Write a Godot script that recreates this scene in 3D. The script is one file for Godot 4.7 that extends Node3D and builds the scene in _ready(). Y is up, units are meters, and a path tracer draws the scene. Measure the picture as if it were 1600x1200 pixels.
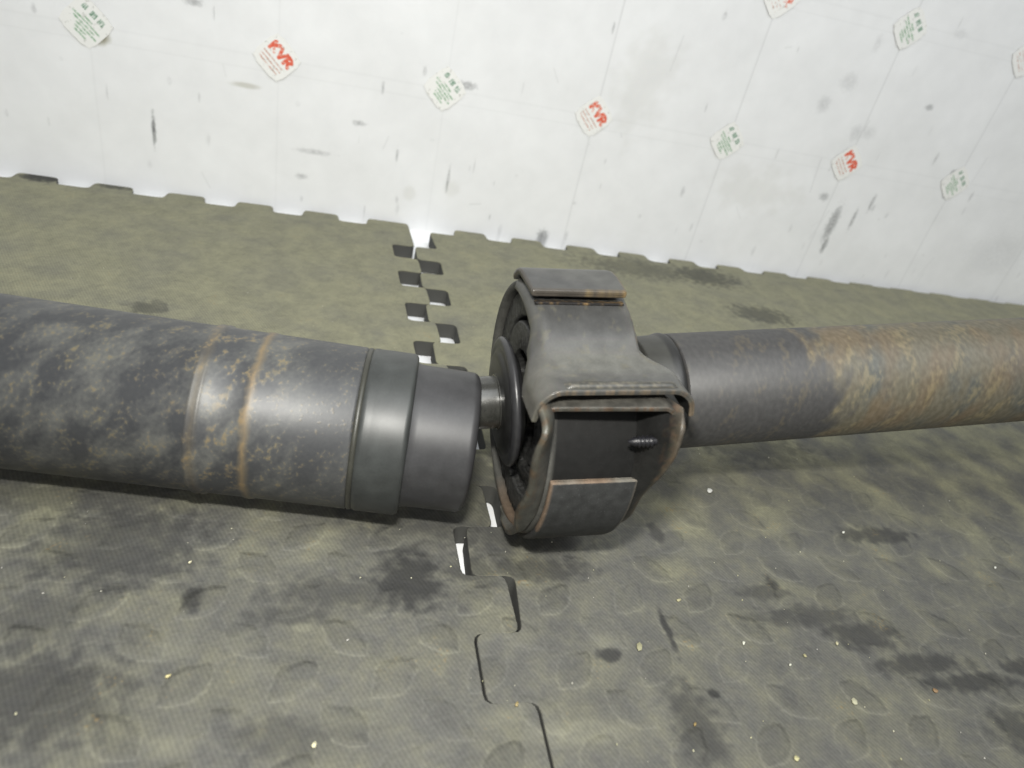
extends Node3D

var used := {}
var rng := RandomNumberGenerator.new()

# ------------------------------------------------------------------ naming
func numbered(called: String) -> String:
	if not used.has(called):
		used[called] = 0
		return called
	used[called] += 1
	return "%s_%03d" % [called, used[called]]

func tag(o: Node, label := "", category := "", group := "", kind := "") -> Node:
	if label: o.set_meta("label", label)
	if category: o.set_meta("category", category)
	if group: o.set_meta("group", group)
	if kind: o.set_meta("kind", kind)
	return o

func thing(called: String, at := Vector3.ZERO) -> Node3D:
	var o := Node3D.new()
	o.name = numbered(called)
	add_child(o)
	o.position = at
	return o

func part(called: String, mesh: Mesh, material: Material, parent: Node, xf := Transform3D()) -> MeshInstance3D:
	var o := MeshInstance3D.new()
	o.name = called
	o.mesh = mesh
	if material: o.material_override = material
	parent.add_child(o, true)
	o.transform = xf
	return o

# ------------------------------------------------------------------ meshes
func put_tri(st: Dictionary, a: int, b: int, c: int) -> void:
	var v: PackedVector3Array = st.v
	var n: PackedVector3Array = st.n
	var g := (v[b] - v[a]).cross(v[c] - v[a])
	if g.length_squared() < 1e-22: return
	if g.dot(n[a] + n[b] + n[c]) > 0.0:
		st.i.append_array(PackedInt32Array([a, c, b]))
	else:
		st.i.append_array(PackedInt32Array([a, b, c]))

func commit(st: Dictionary, into: ArrayMesh = null) -> ArrayMesh:
	var arr := []
	arr.resize(Mesh.ARRAY_MAX)
	arr[Mesh.ARRAY_VERTEX] = st.v
	arr[Mesh.ARRAY_NORMAL] = st.n
	arr[Mesh.ARRAY_TEX_UV] = st.t
	if st.has("t2"): arr[Mesh.ARRAY_TEX_UV2] = st.t2
	if st.has("c"): arr[Mesh.ARRAY_COLOR] = st.c
	arr[Mesh.ARRAY_INDEX] = st.i
	var m := into if into else ArrayMesh.new()
	m.add_surface_from_arrays(Mesh.PRIMITIVE_TRIANGLES, arr)
	return m

func fresh(colored := false) -> Dictionary:
	var d := {"v": PackedVector3Array(), "n": PackedVector3Array(), "t": PackedVector2Array(), "i": PackedInt32Array()}
	if colored: d.c = PackedColorArray()
	return d

# a turned shape about the x axis; profile is (s, r); creases where the profile bends sharply
func lathe(pf: Array, segs: int, s0: float, slen: float, col = null, off := Vector2.ZERO) -> ArrayMesh:
	var st := fresh((col != null))
	var n := pf.size()
	var sn: Array[Vector2] = []
	for k in n - 1:
		var d: Vector2 = (pf[k + 1] - pf[k]).normalized()
		sn.append(Vector2(-d.y, d.x))
	for k in n - 1:
		var n0 := sn[k]
		var n1 := sn[k]
		if k > 0 and sn[k - 1].dot(sn[k]) > 0.55: n0 = (sn[k - 1] + sn[k]).normalized()
		if k < n - 2 and sn[k + 1].dot(sn[k]) > 0.55: n1 = (sn[k + 1] + sn[k]).normalized()
		var base: int = st.v.size()
		for j in segs + 1:
			var a := TAU * j / segs
			var cy := -cos(a)
			var cz := sin(a)
			for e in 2:
				var q: Vector2 = pf[k + e]
				var nn := n0 if e == 0 else n1
				st.v.append(Vector3(q.x, cy * q.y + off.x, cz * q.y + off.y))
				st.n.append(Vector3(nn.x, cy * nn.y, cz * nn.y))
				st.t.append(Vector2((q.x - s0) / slen, float(j) / segs))
				if (col != null): st.c.append(col.call(q.x, a, q.y))
		for j in segs:
			var b := base + j * 2
			put_tri(st, b, b + 1, b + 2)
			put_tri(st, b + 1, b + 3, b + 2)
	return commit(st)

# closed loops of points, row after row, smooth
func loops(rows: Array, cols: Array) -> ArrayMesh:
	var st := fresh(true)
	var L: int = rows[0].size()
	var R := rows.size()
	for i in R:
		for j in L:
			st.v.append(rows[i][j])
			st.c.append(cols[i][j])
			st.t.append(Vector2(float(j) / L, float(i) / R))
	var nn := PackedVector3Array()
	nn.resize(R * L)
	var vol := 0.0
	var idx := PackedInt32Array()
	for i in R - 1:
		for j in L:
			var a := i * L + j
			var b := i * L + (j + 1) % L
			var c := a + L
			var d := b + L
			for t in [[a, b, c], [b, d, c]]:
				var g: Vector3 = (st.v[t[1]] - st.v[t[0]]).cross(st.v[t[2]] - st.v[t[0]])
				vol += st.v[t[0]].dot(st.v[t[1]].cross(st.v[t[2]]))
				for q in 3: nn[t[q]] += g
				idx.append_array(PackedInt32Array([t[0], t[1], t[2]]))
	var flip := vol < 0.0
	for k in nn.size():
		nn[k] = (-nn[k] if flip else nn[k]).normalized()
		if nn[k] == Vector3.ZERO: nn[k] = Vector3.UP
	st.n = nn
	if not flip:
		for k in range(0, idx.size(), 3):
			var q := idx[k + 1]
			idx[k + 1] = idx[k + 2]
			idx[k + 2] = q
	st.i = idx
	return commit(st)

# a bent plate of even thickness with rounded edges. mid(u, v) is its middle surface, col(u, v, face) face 0 outer, 1 inner, 2 edge
func shell(nu: int, nv: int, th: float, mid: Callable, col: Callable) -> ArrayMesh:
	var M := []
	for i in nu + 1:
		var r := PackedVector3Array()
		for j in nv + 1: r.append(mid.call(float(i) / nu, float(j) / nv))
		M.append(r)
	var K := 5
	var rows := []
	var cols := []
	var order := []
	for k in range(K, 0, -1): order.append([0, k, -1.0])
	for i in nu + 1: order.append([i, 0, 0.0])
	for k in range(1, K + 1): order.append([nu, k, 1.0])
	for o in order:
		var i: int = o[0]
		var ang: float = PI / 2 * o[1] / K
		var h := th * 0.5 * pow(maxf(cos(ang), 0.0), 0.5)
		var push := th * 0.42 * pow(sin(ang), 0.5)
		if o[1] == K: h = th * 0.02
		var ru := float(i) / nu
		var loop := PackedVector3Array()
		var lc := PackedColorArray()
		var side := [[], []]
		for j in nv + 1:
			var pu: Vector3 = M[mini(i + 1, nu)][j] - M[maxi(i - 1, 0)][j]
			var pv: Vector3 = M[i][mini(j + 1, nv)] - M[i][maxi(j - 1, 0)]
			var nrm := pu.cross(pv).normalized()
			var p: Vector3 = M[i][j]
			if o[1] > 0:
				var out: Vector3 = (M[nu][j] - M[nu - 1][j]) if o[2] > 0 else (M[0][j] - M[1][j])
				p += out.normalized() * push
			side[0].append([p, nrm])
		for j in nv + 1:
			loop.append(side[0][j][0] + side[0][j][1] * h)
			lc.append(col.call(ru, float(j) / nv, 2 if o[1] > 1 else 0))
		var eo: Vector3 = (M[i][nv] - M[i][nv - 1]).normalized()
		for k in range(1, 4):
			var a := PI * k / 4
			loop.append(side[0][nv][0] + eo * pow(sin(a), 0.5) * h * 0.85 + side[0][nv][1] * signf(cos(a)) * pow(absf(cos(a)), 0.5) * h)
			lc.append(col.call(ru, 1.0, 2))
		for j in range(nv, -1, -1):
			loop.append(side[0][j][0] - side[0][j][1] * h)
			lc.append(col.call(ru, float(j) / nv, 2 if o[1] > 1 else 1))
		eo = (M[i][0] - M[i][1]).normalized()
		for k in range(1, 4):
			var a := PI * k / 4
			loop.append(side[0][0][0] + eo * pow(sin(a), 0.5) * h * 0.85 - side[0][0][1] * signf(cos(a)) * pow(absf(cos(a)), 0.5) * h)
			lc.append(col.call(ru, 0.0, 2))
		rows.append(loop)
		cols.append(lc)
	return loops(rows, cols)

# a point along a polyline at u in 0..1, rounded (Catmull-Rom)
func along(p: Array, u: float) -> Vector2:
	var f := clampf(u, 0.0, 1.0) * (p.size() - 1)
	var k := mini(int(f), p.size() - 2)
	var a: Vector2 = p[maxi(k - 1, 0)]
	var b: Vector2 = p[k]
	var c: Vector2 = p[k + 1]
	var d: Vector2 = p[mini(k + 2, p.size() - 1)]
	return b.cubic_interpolate(c, a, d, f - k)

func round_poly(p: PackedVector2Array, r: float) -> PackedVector2Array:
	var out := PackedVector2Array()
	var n := p.size()
	for k in n:
		var a := p[(k + n - 1) % n]
		var b := p[k]
		var c := p[(k + 1) % n]
		var q := minf(r, minf(a.distance_to(b), b.distance_to(c)) * 0.42)
		var s := b + (a - b).normalized() * q
		var e := b + (c - b).normalized() * q
		for t in 4:
			var f := t / 3.0
			out.append(s.lerp(b, f).lerp(b.lerp(e, f), f))
	return out

# a mat: flat top cut to the outline, a small rounded edge and straight sides (surface 1)
func mat_mesh(p: PackedVector2Array, thick: float, uv0: Vector2, uvs: Vector2) -> ArrayMesh:
	if Geometry2D.is_polygon_clockwise(p): p.reverse()
	var n := p.size()
	var nrm := PackedVector2Array()
	for k in n:
		var d := (p[(k + 1) % n] - p[(k + n - 1) % n]).normalized()
		nrm.append(Vector2(d.y, -d.x))
	var top := fresh()
	top.t2 = PackedVector2Array()
	var bev := 0.0006
	for k in n:
		var q := p[k] - Vector2(nrm[k].x, nrm[k].y * 0.15) * bev
		top.v.append(Vector3(q.x, 0, q.y))
		top.n.append(Vector3.UP)
	var tri := Geometry2D.triangulate_polygon(p)
	for k in range(0, tri.size(), 3): put_tri(top, tri[k], tri[k + 1], tri[k + 2])
	for k in n:
		for e in 2:
			var q := p[k] - Vector2(nrm[k].x, nrm[k].y * 0.15) * (bev if e == 0 else bev * 0.1)
			top.v.append(Vector3(q.x, 0.0 if e == 0 else -bev, q.y))
			top.n.append((Vector3.UP * (1.0 if e == 0 else 0.35) + Vector3(nrm[k].x, 0, nrm[k].y) * (0.35 if e == 0 else 1.0)).normalized())
	for k in n:
		var a := n + k * 2
		var b := n + ((k + 1) % n) * 2
		put_tri(top, a, b, a + 1)
		put_tri(top, b, b + 1, a + 1)
	for v in top.v:
		top.t.append((Vector2(v.x, v.z) - uv0) / uvs)
		top.t2.append(Vector2(v.x, v.z) * 100.0)
	var m := commit(top)
	var side := fresh()
	for k in n:
		for e in 2:
			var q := p[k] - nrm[k] * bev * 0.1
			side.v.append(Vector3(q.x, -bev if e == 0 else -thick, q.y))
			side.n.append(Vector3(nrm[k].x, 0, nrm[k].y))
			side.t.append(Vector2(p[k].x + p[k].y, e * thick) * 20.0)
	for k in n:
		var a := k * 2
		var b := ((k + 1) % n) * 2
		put_tri(side, a, b, a + 1)
		put_tri(side, b, b + 1, a + 1)
	return commit(side, m)

# ------------------------------------------------------------------ textures (computed colour of the surfaces)
func grain(sd: int, freq: float, w: int, h: int, oct := 3, kind := FastNoiseLite.TYPE_SIMPLEX_SMOOTH) -> PackedByteArray:
	var f := FastNoiseLite.new()
	f.seed = sd
	f.noise_type = kind
	f.frequency = freq
	f.fractal_octaves = oct
	return f.get_image(w, h).get_data()

func blobs(list: Array, w: int, h: int, x0: float, y0: float, mpx: float, mpy: float, warp: PackedByteArray, out: PackedFloat32Array) -> void:
	for s in list:
		var cx: float = (s[0] - x0) / mpx
		var cy: float = (s[1] - y0) / mpy
		var rx: float = s[2] / mpx
		var ry: float = s[3] / mpy
		for y in range(maxi(0, int(cy - ry * 1.9)), mini(h, int(cy + ry * 1.9) + 1)):
			for x in range(maxi(0, int(cx - rx * 1.9)), mini(w, int(cx + rx * 1.9) + 1)):
				var dx := (x - cx) / rx
				var dy := (y - cy) / ry
				var d := sqrt(dx * dx + dy * dy) + (warp[y * w + x] / 255.0 - 0.5) * 1.1
				var v := clampf((1.5 - d) / 1.0, 0.0, 1.0)
				v = s[4] * v * v * (3.0 - 2.0 * v)
				var k := y * w + x
				if v > out[k]: out[k] = v

const DARK := [[-0.0734, 0.4289, 0.0247, 0.0175, 0.55], [0.0459, 0.4481, 0.0114, 0.0128, 0.95], [0.0237, 0.4552, 0.0301, 0.0068, 0.40], [-0.0820, 0.4982, 0.0195, 0.0139, 0.60], [-0.0412, 0.4580, 0.0031, 0.0041, 0.80], [0.1065, 0.4423, 0.0193, 0.0051, 0.50], [0.0741, 0.4425, 0.0121, 0.0068, 0.45], [0.2200, 0.4566, 0.0110, 0.0036, 0.45], [0.2370, 0.4714, 0.0220, 0.0048, 0.50], [0.2605, 0.4832, 0.0165, 0.0064, 0.65], [0.2827, 0.5003, 0.0201, 0.0043, 0.65], [0.3037, 0.5107, 0.0202, 0.0038, 0.75], [0.3383, 0.5038, 0.0086, 0.0034, 0.70], [0.1544, 0.5224, 0.0073, 0.0138, 0.55], [0.1272, 0.4895, 0.0040, 0.0025, 0.80], [0.1676, 0.5095, 0.0021, 0.0017, 0.90], [0.3771, 0.0421, 0.0293, 0.0158, 0.55], [0.4020, 0.1222, 0.0241, 0.0130, 0.50], [0.3044, 0.0432, 0.0486, 0.0170, 0.35], [0.3197, 0.4150, 0.0186, 0.0047, 0.65]]
const DARK2 := [[0.1777, 0.4167, 0.0030, 0.0057, 0.60], [0.2285, 0.4513, 0.0030, 0.0033, 0.70], [0.1055, 0.4171, 0.0274, 0.0113, 0.40], [0.0647, 0.4046, 0.0368, 0.0152, 0.45], [0.0857, 0.3843, 0.0160, 0.0244, 0.50], [-0.1012, 0.3982, 0.0387, 0.0090, 0.30], [0.3072, 0.5343, 0.0097, 0.0077, 0.60], [0.1593, 0.4781, 0.0013, 0.0087, 0.90], [-0.0041, 0.4664, 0.0124, 0.0038, 0.40], [0.3344, 0.2132, 0.0198, 0.0109, 0.30], [-0.0047, 0.5178, 0.0127, 0.0059, 0.35], [-0.1085, 0.2192, 0.0087, 0.0068, 0.45], [0.2807, 0.3362, 0.0309, 0.0111, 0.35], [0.4546, 0.2732, 0.0641, 0.0114, 0.30], [-0.0925, 0.4649, 0.0127, 0.0086, 0.30], [-0.2360, 0.0075, 0.0130, 0.0060, 0.90], [-0.1800, 0.0060, 0.0110, 0.0040, 0.60]]
const PALE := [[0.0096, 0.4243, 0.0091, 0.0086, 0.70], [-0.0221, 0.4098, 0.0072, 0.0075, 0.50], [-0.0049, 0.4354, 0.0086, 0.0044, 0.50], [0.1034, 0.5232, 0.0192, 0.0050, 0.80], [0.1478, 0.4017, 0.0052, 0.0059, 0.50], [-0.0437, 0.4818, 0.0066, 0.0049, 0.50], [-0.0137, 0.4911, 0.0054, 0.0043, 0.40], [-0.0405, 0.5188, 0.0078, 0.0040, 0.50], [0.0233, 0.5098, 0.0161, 0.0064, 0.35], [0.0012, 0.4728, 0.0034, 0.0021, 0.90], [-0.0196, 0.4782, 0.0069, 0.0041, 0.40], [0.0750, 0.5152, 0.0074, 0.0035, 0.30], [0.1964, 0.4297, 0.0113, 0.0054, 0.35], [0.2568, 0.4327, 0.0205, 0.0064, 0.30], [0.0506, 0.4226, 0.0092, 0.0058, 0.35], [0.2601, 0.5195, 0.0168, 0.0058, 0.25], [-0.0946, 0.4292, 0.0093, 0.0050, 0.35], [0.1265, 0.4823, 0.0065, 0.0033, 0.50]]
const SMUDGES := [[-0.1484, 0.0514, 0.0014, 0.0125, 0.95, 0], [-0.1826, 0.1178, 0.0059, 0.0052, 0.60, 1], [0.5302, 0.0617, 0.0052, 0.0183, 0.60, 0], [0.5338, 0.0364, 0.0026, 0.0087, 0.70, 0], [0.5531, 0.0702, 0.0019, 0.0111, 0.50, 0], [0.5666, 0.0905, 0.0019, 0.0088, 0.50, 0], [0.5060, 0.0888, 0.0052, 0.0040, 0.40, 0], [0.5764, 0.1937, 0.0043, 0.0028, 0.45, 0], [-0.0764, 0.1004, 0.0101, 0.0022, 0.25, 1], [0.0195, 0.0848, 0.0055, 0.0022, 0.40, 0], [-0.0169, 0.0533, 0.0137, 0.0022, 0.30, 0], [-0.1142, 0.1560, 0.0060, 0.0027, 0.45, 0], [0.2713, 0.1644, 0.0260, 0.0420, 0.045, 1], [0.4759, 0.2006, 0.0081, 0.0076, 0.16, 0], [0.4593, 0.1767, 0.0061, 0.0067, 0.20, 0], [0.5082, 0.1567, 0.0064, 0.0071, 0.16, 0]]
const SMUDGES2 := [[0.4878, 0.2374, 0.0033, 0.0071, 0.12, 0], [0.0560, 0.0620, 0.0011, 0.0058, 0.40, 0], [0.1062, 0.0455, 0.0012, 0.0111, 0.50, 0], [0.2109, 0.0030, 0.0053, 0.0061, 0.75, 0], [0.1108, 0.0367, 0.0073, 0.0087, 0.06, 1], [-0.0267, 0.0294, 0.0044, 0.0024, 0.35, 0], [0.0723, 0.0278, 0.0048, 0.0062, 0.07, 1], [0.5225, 0.1591, 0.0072, 0.0059, 0.12, 0], [0.5701, 0.2612, 0.0068, 0.0040, 0.12, 0], [0.3262, 0.2312, 0.0018, 0.0038, 0.25, 0], [0.2278, 0.2022, 0.0011, 0.0049, 0.35, 0], [0.6528, 0.1105, 0.0040, 0.0027, 0.50, 0], [0.1091, 0.1326, 0.0078, 0.0032, 0.50, 0], [0.6462, 0.1369, 0.0039, 0.0026, 0.50, 0], [0.4226, 0.0834, 0.0432, 0.0197, 0.05, 1], [0.7656, 0.0559, 0.0357, 0.0231, 0.10, 0]]

var made := {}

func wider(list: Array) -> Array:
	var out := []
	for q in list: out.append([q[0], q[1], q[2] * 1.2, q[3] * 1.25, minf(q[4] * 1.1, 1.0)])
	return out

func paint_mat(key: String, x0: float, z0: float, wm: float, hm: float, W: int, H: int, sd: int) -> void:
	var mx := wm / W
	var mz := hm / H
	var n1 := grain(sd, 0.035 * mx * 1000.0, W, H, 4)
	var n2 := grain(sd + 1, 0.11 * mx * 1000.0, W, H, 3)
	var n3 := grain(sd + 2, 0.45 * mx * 1000.0, W, H, 2)
	var nb := grain(sd + 3, 0.018 * mx * 1000.0, W, H, 3)
	var dark := PackedFloat32Array()
	dark.resize(W * H)
	var pale := dark.duplicate()
	blobs(wider(DARK), W, H, x0, z0, mx, mz, n2, dark)
	blobs(wider(DARK2), W, H, x0, z0, mx, mz, n2, dark)
	blobs(PALE, W, H, x0, z0, mx, mz, n2, pale)
	var rs := RandomNumberGenerator.new()
	rs.seed = sd
	for q in int(W * 0.09):   # scuffs and hairline cracks in the dirt
		var p := Vector2(rs.randf_range(0, W), rs.randf_range(H * 0.3, H))
		var d := Vector2.from_angle(rs.randf_range(-1.3, 0.4)) * rs.randf_range(6, 34)
		var e := Vector2(-d.y, d.x) * rs.randf_range(-0.25, 0.25)
		line_into(pale, W, H, p, p + d * 0.5 + e, 1.2, rs.randf_range(0.1, 0.55))
		line_into(pale, W, H, p + d * 0.5 + e, p + d, 1.2, rs.randf_range(0.1, 0.55))
	var px := PackedByteArray()
	px.resize(W * H * 3)
	var ht := PackedByteArray()
	ht.resize(W * H)
	for y in H:
		var z := z0 + (y + 0.5) * mz
		for x in W:
			var k := y * W + x
			var xx := x0 + (x + 0.5) * mx
			var a := n1[k] / 255.0
			var b := n2[k] / 255.0
			var c := n3[k] / 255.0
			var l := nb[k] / 255.0
			# leaf tread: lens pads lying two ways
			var u := (xx + z) * 0.7071 / 0.0260
			var v := (xx - z) * 0.7071 / 0.0260
			var iu := floori(u)
			var iv := floori(v)
			var fu := u - iu - 0.5
			var fv := v - iv - 0.5
			if (iu + iv) & 1:
				var t := fu
				fu = fv
				fv = t
			var lens := 0.29 * (1.0 - fu * fu * 4.3) - absf(fv) + (b - 0.5) * 0.09
			var pad := clampf(lens / 0.12, 0.0, 1.0) * clampf(l * 2.4 - 0.45, 0.35, 1.0)
			var rim := clampf(1.0 - absf(lens - 0.02) / 0.035, 0.0, 1.0)
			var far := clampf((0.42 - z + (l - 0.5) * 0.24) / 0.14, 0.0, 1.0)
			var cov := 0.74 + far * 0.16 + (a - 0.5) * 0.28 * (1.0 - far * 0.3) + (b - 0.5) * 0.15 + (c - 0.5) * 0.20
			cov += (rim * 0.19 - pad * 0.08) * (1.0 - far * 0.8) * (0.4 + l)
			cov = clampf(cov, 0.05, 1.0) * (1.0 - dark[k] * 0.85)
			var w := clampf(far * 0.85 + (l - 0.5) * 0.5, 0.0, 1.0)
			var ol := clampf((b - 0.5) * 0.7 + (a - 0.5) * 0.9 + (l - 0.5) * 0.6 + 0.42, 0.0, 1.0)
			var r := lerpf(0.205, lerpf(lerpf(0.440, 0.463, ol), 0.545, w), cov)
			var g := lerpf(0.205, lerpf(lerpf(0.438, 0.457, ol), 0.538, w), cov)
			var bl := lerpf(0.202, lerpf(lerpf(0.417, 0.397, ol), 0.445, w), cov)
			var p := pale[k] * 0.42 * (0.5 + b)
			r = lerpf(r, 0.57, p)
			g = lerpf(g, 0.565, p)
			bl = lerpf(bl, 0.48, p)
			# sparse rusty spots of dirt
			var o := clampf((a * 0.5 + c * 0.6 - 0.80) * 6.0, 0.0, 0.5) * clampf((l - 0.45) * 4.0, 0.0, 1.0)
			r = lerpf(r, 0.52, o)
			g = lerpf(g, 0.42, o)
			bl = lerpf(bl, 0.28, o)
			px[k * 3] = int(r * 255.0)
			px[k * 3 + 1] = int(g * 255.0)
			px[k * 3 + 2] = int(bl * 255.0)
			ht[k] = int(clampf(0.30 + pad * 0.40 * (1.0 - far * 0.55) + (c - 0.5) * 0.10 + (b - 0.5) * 0.14 + (a - 0.5) * 0.2, 0.0, 1.0) * 255.0)
	made[key] = [Image.create_from_data(W, H, false, Image.FORMAT_RGB8, px), Image.create_from_data(W, H, false, Image.FORMAT_L8, ht)]

func line_into(out: PackedFloat32Array, w: int, h: int, a: Vector2, b: Vector2, wide: float, v: float) -> void:
	var n := int(a.distance_to(b)) + 1
	for k in n:
		var p := a.lerp(b, float(k) / n)
		for dy in range(-3, 4):
			for dx in range(-3, 4):
				var x := int(p.x) + dx
				var y := int(p.y) + dy
				if x < 0 or y < 0 or x >= w or y >= h: continue
				var d := Vector2(x + 0.5, y + 0.5).distance_to(p)
				var t := v * clampf(1.0 - d / wide, 0.0, 1.0)
				if t > out[y * w + x]: out[y * w + x] = t

const SHEET_X0 := -0.40
const SHEET_W := 1.40
const SHEET_H0 := -0.02
const SHEET_H := 0.42

func paint_sheet(W: int, H: int) -> void:
	var mx := SHEET_W / W
	var my := SHEET_H / H
	var n1 := grain(71, 0.03, W, H, 3)
	var n2 := grain(72, 0.16, W, H, 2)
	var n3 := grain(73, 0.006, W, H, 2)
	var m := PackedFloat32Array()
	m.resize(W * H)
	var brown := m.duplicate()
	var crease := m.duplicate()
	var list := []
	var tan_list := []
	for s in SMUDGES + SMUDGES2:
		(tan_list if s[5] == 1 else list).append(s)
	var r := RandomNumberGenerator.new()
	r.seed = 5
	for k in 80:
		var x := r.randf_range(-0.3, 0.85)
		list.append([x, r.randf_range(0.0, 0.3) * r.randf(), r.randf_range(0.0004, 0.002), r.randf_range(0.0008, 0.006), r.randf_range(0.06, 0.32)])
	blobs(list, W, H, SHEET_X0, SHEET_H0, mx, my, n2, m)
	blobs(tan_list, W, H, SHEET_X0, SHEET_H0, mx, my, n1, brown)
	for k in range(-2, 7):
		var x := (-0.0505 + k * 0.1412 - SHEET_X0) / mx
		line_into(crease, W, H, Vector2(x + 3, 0), Vector2(x - 2, H), 1.5, 0.09 if k > 1 else 0.03)
	for k in 3:
		var y := (0.127 + (k - 0) * 0.1316 - SHEET_H0) / my
		line_into(crease, W, H, Vector2(0, y - 3), Vector2(W, y + 4), 2.0, 0.022)
		line_into(crease, W, H, Vector2(0, y - 16), Vector2(W, y - 9), 1.3, 0.025)
	for k in 46:
		var p := Vector2(r.randf_range(0, W), r.randf_range(0, H * 0.8))
		var d := Vector2(r.randf_range(-14, 14), r.randf_range(-46, 46))
		line_into(crease, W, H, p, p + d, 1.3, r.randf_range(0.03, 0.10))
	var px := PackedByteArray()
	px.resize(W * H * 3)
	var ht := PackedByteArray()
	ht.resize(W * H)
	for y in H:
		for x in W:
			var k := y * W + x
			var base := 0.945 + (n1[k] / 255.0 - 0.5) * 0.022 + (n3[k] / 255.0 - 0.5) * 0.02
			var d: float = m[k] * (0.28 + 0.70 * (n2[k] / 255.0 - 0.2)) + crease[k]  # creases are relief; their shade is also drawn into the colour
			d = clampf(d, 0.0, 0.95)
			var c := lerpf(base, 0.16, d)
			var t: float = brown[k]
			px[k * 3] = int(lerpf(c - 0.004, 0.46, t) * 255.0)
			px[k * 3 + 1] = int(lerpf(c, 0.44, t) * 255.0)
			px[k * 3 + 2] = int(lerpf(c + 0.004, 0.33, t) * 255.0)
			ht[k] = int(clampf(0.5 - crease[k] * 1.2 + (n1[k] / 255.0 - 0.5) * 0.2, 0.0, 1.0) * 255.0)
	made["sheet"] = [Image.create_from_data(W, H, false, Image.FORMAT_RGB8, px), Image.create_from_data(W, H, false, Image.FORMAT_L8, ht)]

func streak(sd: int, freq: float, oct: int, w: int, h: int, stretch: float) -> PackedByteArray:
	var f := FastNoiseLite.new()
	f.seed = sd
	f.frequency = freq
	f.fractal_octaves = oct
	var out := PackedByteArray()
	out.resize(w * h)
	for y in h:
		for x in w:
			out[y * w + x] = int(clampf(f.get_noise_2d((x + y * 0.8) * lerpf(stretch, 1.0, 0.35) * 0.8, (x - y) * 0.8) * 0.85 + 0.5, 0.0, 1.0) * 255.0)
	return out

func paint_front_tube(W: int, H: int) -> void:   # along: s -0.20 .. 0.03
	var n1 := streak(31, 0.010, 3, W, H, 0.6)
	var n2 := streak(32, 0.030, 4, W, H, 0.42)
	var n3 := grain(33, 0.10, W, H, 2)
	var n4 := grain(34, 0.006, W, H, 3)
	var px := PackedByteArray()
	px.resize(W * H * 3)
	for y in H:
		for x in W:
			var k := y * W + x
			var s := -0.20 + 0.23 * (x + 0.5) / W
			var a := n1[k] / 255.0
			var b := n2[k] / 255.0
			var c := n3[k] / 255.0
			var l := n4[k] / 255.0
			var dust := clampf((a * 0.62 + b * 0.42 + c * 0.18 - 0.42) * 1.6, 0.0, 1.0) * clampf(1.15 - clampf((s + 0.02) / 0.03, 0.0, 0.75), 0.2, 1.0)
			dust = dust * 0.8 + (c - 0.5) * 0.14
			var r := lerpf(0.218, 0.385, dust)
			var g := lerpf(0.222, 0.385, dust)
			var bl := lerpf(0.228, 0.365, dust)
			# yellow lichen-like specks in loose groups
			var q := clampf((c * 0.6 + b * 0.6 - 0.70) * 2.6, 0.0, 1.0) * clampf((l - 0.40) * 3.5, 0.0, 1.0)
			if s > -0.006: q *= 0.25
			r = lerpf(r, 0.45, q * 0.5)
			g = lerpf(g, 0.405, q * 0.5)
			bl = lerpf(bl, 0.275, q * 0.5)
			var fleck := clampf((c - 0.64) * 5.0, 0.0, 1.0) * clampf((b - 0.42) * 4.0, 0.0, 0.5)
			r = lerpf(r, 0.43, fleck)
			g = lerpf(g, 0.38, fleck)
			bl = lerpf(bl, 0.29, fleck)
			# rust round the two weld lines
			var e1 := clampf(1.0 - absf(s + 0.0418 + (b - 0.5) * 0.0015) / 0.0030, 0.0, 1.0)
			var e2 := clampf(1.0 - absf(s + 0.0214 + (b - 0.5) * 0.0015) / 0.0026, 0.0, 1.0)
			var e3 := clampf(1.0 - absf(s + 0.032) / 0.03, 0.0, 1.0) * clampf((b * 0.7 + c * 0.5 - 0.72) * 5.0, 0.0, 1.0)
			var ru := clampf(maxf(e1 * 0.4, e2 * 0.95) * (0.6 + b * 0.4) + e3 * 0.35, 0.0, 0.85)
			r = lerpf(r, 0.450, ru)
			g = lerpf(g, 0.380, ru)
			bl = lerpf(bl, 0.27, ru)
			px[k * 3] = int(clampf(r, 0, 1) * 255.0)
			px[k * 3 + 1] = int(clampf(g, 0, 1) * 255.0)
			px[k * 3 + 2] = int(clampf(bl, 0, 1) * 255.0)
	made["front_tube"] = [Image.create_from_data(W, H, false, Image.FORMAT_RGB8, px)]

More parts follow.
